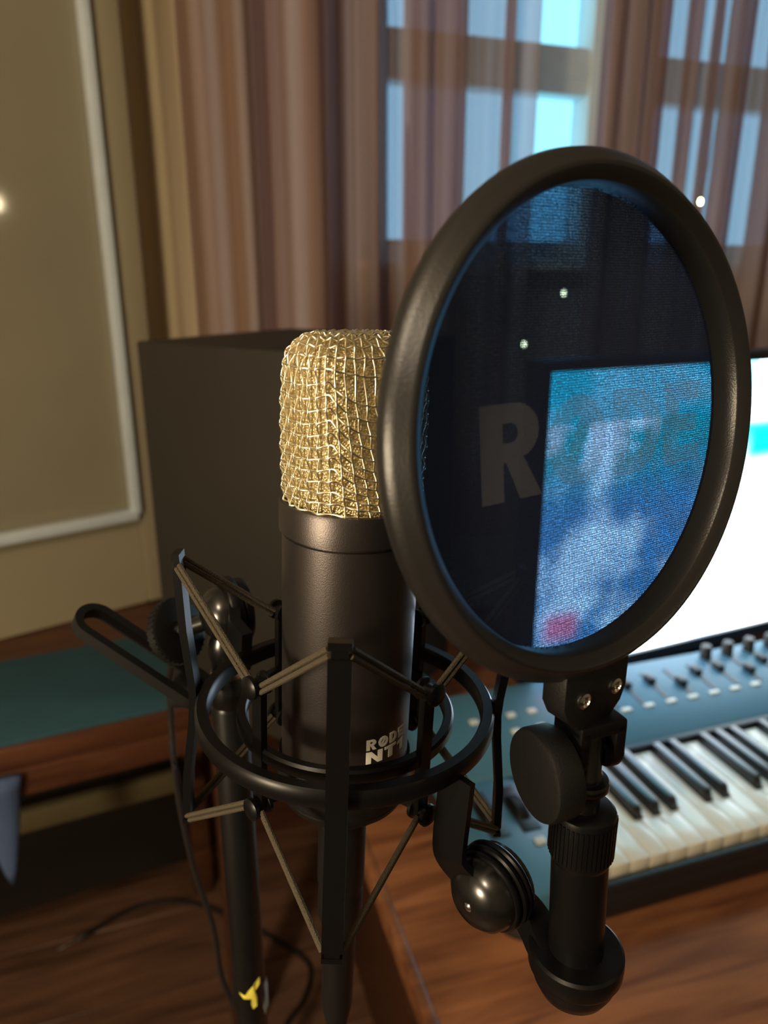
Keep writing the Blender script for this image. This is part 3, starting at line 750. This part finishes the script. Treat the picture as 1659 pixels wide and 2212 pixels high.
# torn tape pieces wrapped on the pole
def tape(name, mat, pts, a0, z0, off):
    bm = bmesh.new(); vs = [bm.verts.new((x, y, 0)) for x, y in pts]; bm.faces.new(vs)
    for i in range(1, 8):
        bmesh.ops.bisect_plane(bm, geom=list(bm.verts) + list(bm.edges) + list(bm.faces), plane_co=(-.012 + .003 * i, 0, 0), plane_no=(1, 0, 0))
    for v in bm.verts:
        a = R(a0) + v.co.x / .0099; r = .0098 + off * (1 + 30 * abs(v.co.x)) + .0003 * math.sin(v.co.y * 900)
        v.co = Vector((r * math.sin(a), -r * math.cos(a), z0 + v.co.y))
    r = bmesh.ops.solidify(bm, geom=list(bm.faces), thickness=.0003)
    me = bpy.data.meshes.new(name); bm.to_mesh(me); bm.free(); me.materials.append(MATS[mat]); obj(name, me, mst)
tape('tape', 'tape_yellow', [(-.006, .004), (-.002, .003), (.0, .006), (.004, .011), (.0075, .013), (.007, .009), (.004, .005), (.005, -.001), (.0045, -.007), (.002, -.0085), (.001, -.004), (.0015, .000), (-.003, .0005)], 8, .957, .0002)
tape('tape', 'tape_grey', [(0, .008), (.004, .010), (.004, .004), (.007, .002), (.005, -.004), (.004, -.012), (0, -.016), (-.002, -.008), (.001, -.002)], 66, .954, .0007)
tape('tape', 'tape_grey', [(-.002, .010), (.001, .011), (.001, .003), (.002, -.012), (.0, -.014), (-.001, -.002)], -82, .955, .0004)
# knob and loop lever of the stand clutch
kc = Vector((-.103 - SX, .333 - SY, 1.198)); kn = Vector((.80, -.40, .40)).normalized()
kp = [(0, -.0030), (.0150, -.0030), (.0162, -.0022), (.0162, .0022), (.0150, .0030), (0, .0030)]
kb_ = MB().lathe(kp, 48, axisM(kc, kn))
for i in range(36):
    a = 2 * math.pi * i / 36
    kb_.box((0, 0, 0), (.0012, .0010, .0042), axisM(kc, kn) @ Matrix.Rotation(a, 4, 'Z') @ Matrix.Translation((.0162, 0, 0)))
kb_.build('clutch_knob', 'matte_black', mst)
MB().tube([kc, Vector((jc.x + MC.x - SX - .006, jc.y + MC.y - SY + .008, jc.z + MC.z - .004))], .0045, 14).build('clutch_bolt', 'gloss_black', mst)
A = Vector((-.1415 - SX, .330 - SY, 1.2035)); B = Vector((-.094 - SX, .322 - SY, 1.1725)); dAB = (B - A).normalized()
wdir = Vector((.10, .95, .22)); wdir = (wdir - dAB * wdir.dot(dAB)).normalized(); hw = .0085
lp = []
for i in range(13):
    t = math.pi * i / 12; lp.append(A + wdir * hw * math.cos(t) - dAB * hw * math.sin(t))
for i in range(13):
    t = math.pi * i / 12; lp.append(B - wdir * hw * math.cos(t) + dAB * hw * math.sin(t))
MB().sweep(lp, [(-.0020, -.0032), (.0020, -.0032), (.0020, .0032), (-.0020, .0032)], dAB.cross(wdir), closed=True).build('loop_lever', 'matte_black', mst)
MB().box((0, 0, 0), (.014, .022, .012), Matrix.Translation(B + Vector((-.004, .004, -.002))), bev=.003).build('lever_block', 'matte_black', mst)

# ------------------------------------------------------------------ pop filter
PC = Vector((.0640, .2069, 1.3241))
pf = thing('pop_filter', 'round black pop filter with dark blue mesh beside the microphone head', 'pop filter', (.0685, .207, 1.108))
PR = Matrix.Translation(PC - pf.location) @ Matrix.Rotation(R(34.8), 4, 'Z') @ Matrix.Rotation(R(-6), 4, 'X')
LZ = PR @ Matrix.Rotation(R(90), 4, 'X')      # local Z of a lathe -> front normal of the hoop
hoop = [(.0662, -.0018), (.0666, -.0012), (.0680, -.0002), (.0694, .0010), (.0699, .0012), (.0706, .0011), (.0712, .0004), (.0734, -.0018), (.0750, -.0036), (.0754, -.0056), (.0748, -.0078), (.0728, -.0096), (.0700, -.0106), (.0664, -.0108), (.0662, -.0060)]
MB().lathe(hoop, 128, LZ, closed=True).build('hoop', 'hoop_black', pf, 50)
fab = MB().lathe([(0, 0), (.02, 0), (.04, 0), (.0664, 0)], 96).mesh('mesh_fabric', 'pop_mesh')
fo = obj('mesh_fabric', fab, pf); fo.matrix_local = PR @ Matrix.Translation((0, .0098, 0)) @ Matrix.Rotation(R(90), 4, 'X')
hgt, y0 = .0268, -.0168
gl = [('R', -.0405, y0, .0255, hgt), ('O', -.0148, y0, .0262, hgt), ('D', .0132, y0, .0262, hgt), ('E', .0385, y0, .0250, hgt)]
lo = obj('lettering', letter_mesh('lettering', gl, 'pop_print', .0), pf); lo.matrix_local = PR @ Matrix.Translation((0, .0095, 0))
# tab with two rivets
ta = R(34.8); TU = Vector((math.cos(ta), math.sin(ta), 0)); TN = Vector((math.sin(ta), -math.cos(ta), 0))
def PF(x, n, z): return Vector((0.0685, .207, 0)) + TU * x + TN * n + Vector((0, 0, z)) - pf.location
tabM = Matrix.Translation(PF(-.0058, .0034, 0)) @ Matrix.Rotation(ta, 4, 'Z') @ Matrix.Rotation(R(90), 4, 'X')
tabp = [(-.0145, 1.2530), (-.0145, 1.2415), (-.0120, 1.2365), (-.0060, 1.2315), (.0070, 1.2315), (.0125, 1.2365), (.0145, 1.2415), (.0145, 1.2530)]
MB().prism(tabp, -.0095, .0, tabM, bev=.0010).build('tab', 'matte_black', pf)
for x in (-.0118, .0027):
    MB().lathe([(.0024, 0), (.0026, .0006), (.0018, .0009), (.0016, .0004), (.0007, .0004), (.0006, .0008), (0, .0009)], 20, axisM(PF(x, .0034, 1.2425 if x < 0 else 1.2430), TN)).build('rivet', 'chrome', pf)
# fork, bolt, thumb knob, stem
KN = Vector((-.93, -.37, 0)).normalized(); KS = Vector((-KN.y, KN.x, 0))
def PB(k, s, z): return Vector((.0664, .207, z)) + KN * k + KS * s - pf.location
fk = MB()
for k in (.0068, -.0068):
    fk.lathe([(0, -.002), (.0072, -.002), (.0076, -.0012), (.0076, .0012), (.0072, .002), (0, .002)], 28, axisM(PB(k, 0, 1.2195), KN))
fk.box((0, 0, 0), (.0176, .0150, .0050), Matrix.Translation(PB(0, 0, 1.2300)) @ Matrix.Rotation(math.atan2(KN.y, KN.x), 4, 'Z'), bev=.001)
for k in (.0068, -.0068):
    fk.box((0, 0, 0), (.0040, .0150, .0120), Matrix.Translation(PB(k, 0, 1.2248)) @ Matrix.Rotation(math.atan2(KN.y, KN.x), 4, 'Z'), bev=.0008)
fk.build('fork', 'satin_black', pf)
MB().tube([PB(-.0100, 0, 1.2195), PB(.0130, 0, 1.2195)], .0026, 16).build('bolt', 'chrome', pf)
knob = MB().lathe([(0, 0), (.0128, 0), (.0146, .0010), (.0150, .0020), (.0152, .0090), (.0146, .0104), (.0132, .0109), (0, .0109)], 48, axisM(PB(.0098, 0, 1.2140), KN))
knob.build('thumb_knob', 'matte_black', pf)
stm = MB().lathe([(0, 1.2265), (.0040, 1.2265), (.0046, 1.2240), (.0046, 1.2110), (.0052, 1.2100), (.0052, 1.2085), (.0072, 1.2080), (.0076, 1.2070), (.0076, 1.2050), (.0070, 1.2042), (.0052, 1.2040), (.0052, 1.1960), (0, 1.1960)], 32, Matrix.Translation(Vector((.0668, .207, 0)) - pf.location))
stm.build('stem', 'gloss_black', pf)
cx = Vector((.0672, .207, 0)) - pf.location
MB().lathe([(0, 1.1968), (.0092, 1.1968), (.0104, 1.1960), (.0108, 1.1945), (.0108, 1.1785), (.0100, 1.1762), (.0096, 1.1760), (0, 1.1760)], 48, Matrix.Translation(cx)).build('lock_collar', 'satin_black', pf)
rib = MB()
for i in range(44):
    a = 2 * math.pi * i / 44
    rib.box((0, 0, 0), (.0007, .0008, .0150), Matrix.Translation(cx + Vector((.0108 * math.cos(a), .0108 * math.sin(a), 1.1865))) @ Matrix.Rotation(a, 4, 'Z'))
tag(rib.build('grip_ribs', 'satin_black', pf), kind='stuff')
t0 = Vector((.0672, .207, 1.1770)) - pf.location; t1 = Vector((.0692, .207, 1.1290)) - pf.location
MB().tube([t0, t1], .0097, 36).build('tube', 'satin_black', pf)
cupM = Matrix.Translation(Vector((.0692, .207, 0)) - pf.location)
MB().lathe([(0, 1.1362), (.0158, 1.1362), (.0168, 1.1354), (.0170, 1.1330), (.0168, 1.1290), (.0160, 1.1275), (.0152, 1.1270), (.0146, 1.1230), (.0125, 1.1185), (.0085, 1.1160), (.004, 1.1152), (0, 1.1150)], 56, cupM).build('base_cup', 'satin_black', pf)
# arm plate from the shock mount ring to the domed joint
JD = Vector((.0375, .2165, 1.1515)); JX = Vector((-.72, -.69, 0)).normalized()
arm = MB()
side = JX
# ribbon centre line with width direction
ap = [Vector((.0255, .2180, 1.2005)), Vector((.0245, .2180, 1.1860)), Vector((.0235, .2180, 1.1700)), Vector((.0245, .2175, 1.1640)), Vector((.0300, .2170, 1.1570)), JD]
arm.sweep([p - pf.location for p in smooth_path(ap, 4)], [(-.0070, -.0013), (.0070, -.0013), (.0070, .0013), (-.0070, .0013)], JX)
arm.lathe([(0, -.0013), (.0146, -.0013), (.0151, -.0006), (.0151, .0006), (.0146, .0013), (0, .0013)], 40, axisM(JD - pf.location, JX))
arm.build('arm_plate', 'satin_black', pf)
MB().lathe([(.0138, 0), (.0136, .0012), (.0125, .0044), (.0094, .0074), (.0048, .0090), (.0020, .0093), (0, .0093)], 40, axisM(JD + JX * .0013 - pf.location, JX)).build('domed_nut', 'gloss_black', pf)
MB().lathe([(0, 0), (.0017, 0), (.0017, .0004), (.0010, .0009), (0, .0009)], 14, axisM(JD + JX * .0104 - pf.location, JX)).build('screw', 'chrome', pf)
ds = MB()
for k in (-.0030, -.0062):
    ds.lathe([(0, -.0013), (.0154, -.0013), (.0160, -.0006), (.0160, .0006), (.0154, .0013), (0, .0013)], 40, axisM(JD + JX * k - pf.location, JX))
ds.build('clamp_disc', 'satin_black', pf)
nb = JD - JX * .0085
MB().lathe([(0, -.0022), (.0136, -.0022), (.0140, 0), (.0136, .0022), (0, .0022)], 36, axisM(nb - pf.location, JX)).build('clamp_washer', 'gloss_black', pf)
lk = [nb + Vector((0, 0, -.002)), nb + Vector((.005, .000, -.009)), nb + Vector((.012, -.003, -.016)), Vector((.0600, .2085, 1.1310)), Vector((.0660, .207, 1.1305))]
MB().sweep([p - pf.location for p in smooth_path(lk, 5)], [(-.0048, -.0050), (.0048, -.0050), (.0060, .0), (.0048, .0050), (-.0048, .0050), (-.0060, 0)], JX).build('link_arm', 'satin_black', pf)

# ------------------------------------------------------------------ loose cables
hc = thing('hanging_cable', 'thin dark cable hanging down left of the microphone stand', 'cable', (-.138, .42, 0))
o0 = Vector((-.138, .42, 0))
pts = [(-.100, .345, 1.176), (-.118, .38, 1.160), (-.134, .41, 1.128), (-.1385, .42, 1.095), (-.1398, .42, 1.060), (-.1385, .42, 1.020), (-.133, .42, .969), (-.1235, .42, .919), (-.1195, .42, .867), (-.104, .42, .824), (-.07, .43, .74), (-.06, .45, .5), (-.09, .50, .2), (-.16, .56, .02), (-.27, .62, .0035), (-.40, .70, .0035)]
MB().tube([p - o0 for p in smooth_path([Vector(p) for p in pts], 7)], .0021, 8).build('cord', 'cable_black', hc)
fc = thing('floor_cable', 'black audio cable with a silver jack plug curling on the floor', 'cable', (-.70, 1.21, 0))
o1 = Vector((-.70, 1.21, 0))
pts = [(-.640, 1.262, .008), (-.60, 1.305, .006), (-.558, 1.338, .004), (-.49, 1.352, .004), (-.40, 1.335, .004), (-.317, 1.29, .004), (-.229, 1.245, .004), (-.155, 1.185, .004), (-.158, 1.11, .004), (-.185, 1.06, .004), (-.22, .95, .004), (-.34, .85, .004)]
MB().tube([p - o1 for p in smooth_path([Vector(p) for p in pts], 7)], .0052, 8).build('cord', 'cable_black', fc)
jd = Vector((-.062, -.053, -.001)).normalized(); jp = Vector((-.636, 1.266, .008)) - o1
MB().lathe([(0, -.002), (.005, -.002), (.0072, .004), (.0072, .028), (.006, .030), (0, .030)], 20, axisM(jp, jd)).build('plug_body', 'cable_black', fc)
MB().lathe([(.0060, .0300), (.0060, .046), (.0032, .047), (.0032, .068), (.0022, .071), (.0032, .074), (0, .079)], 20, axisM(jp, jd)).build('plug_tip', 'chrome', fc)
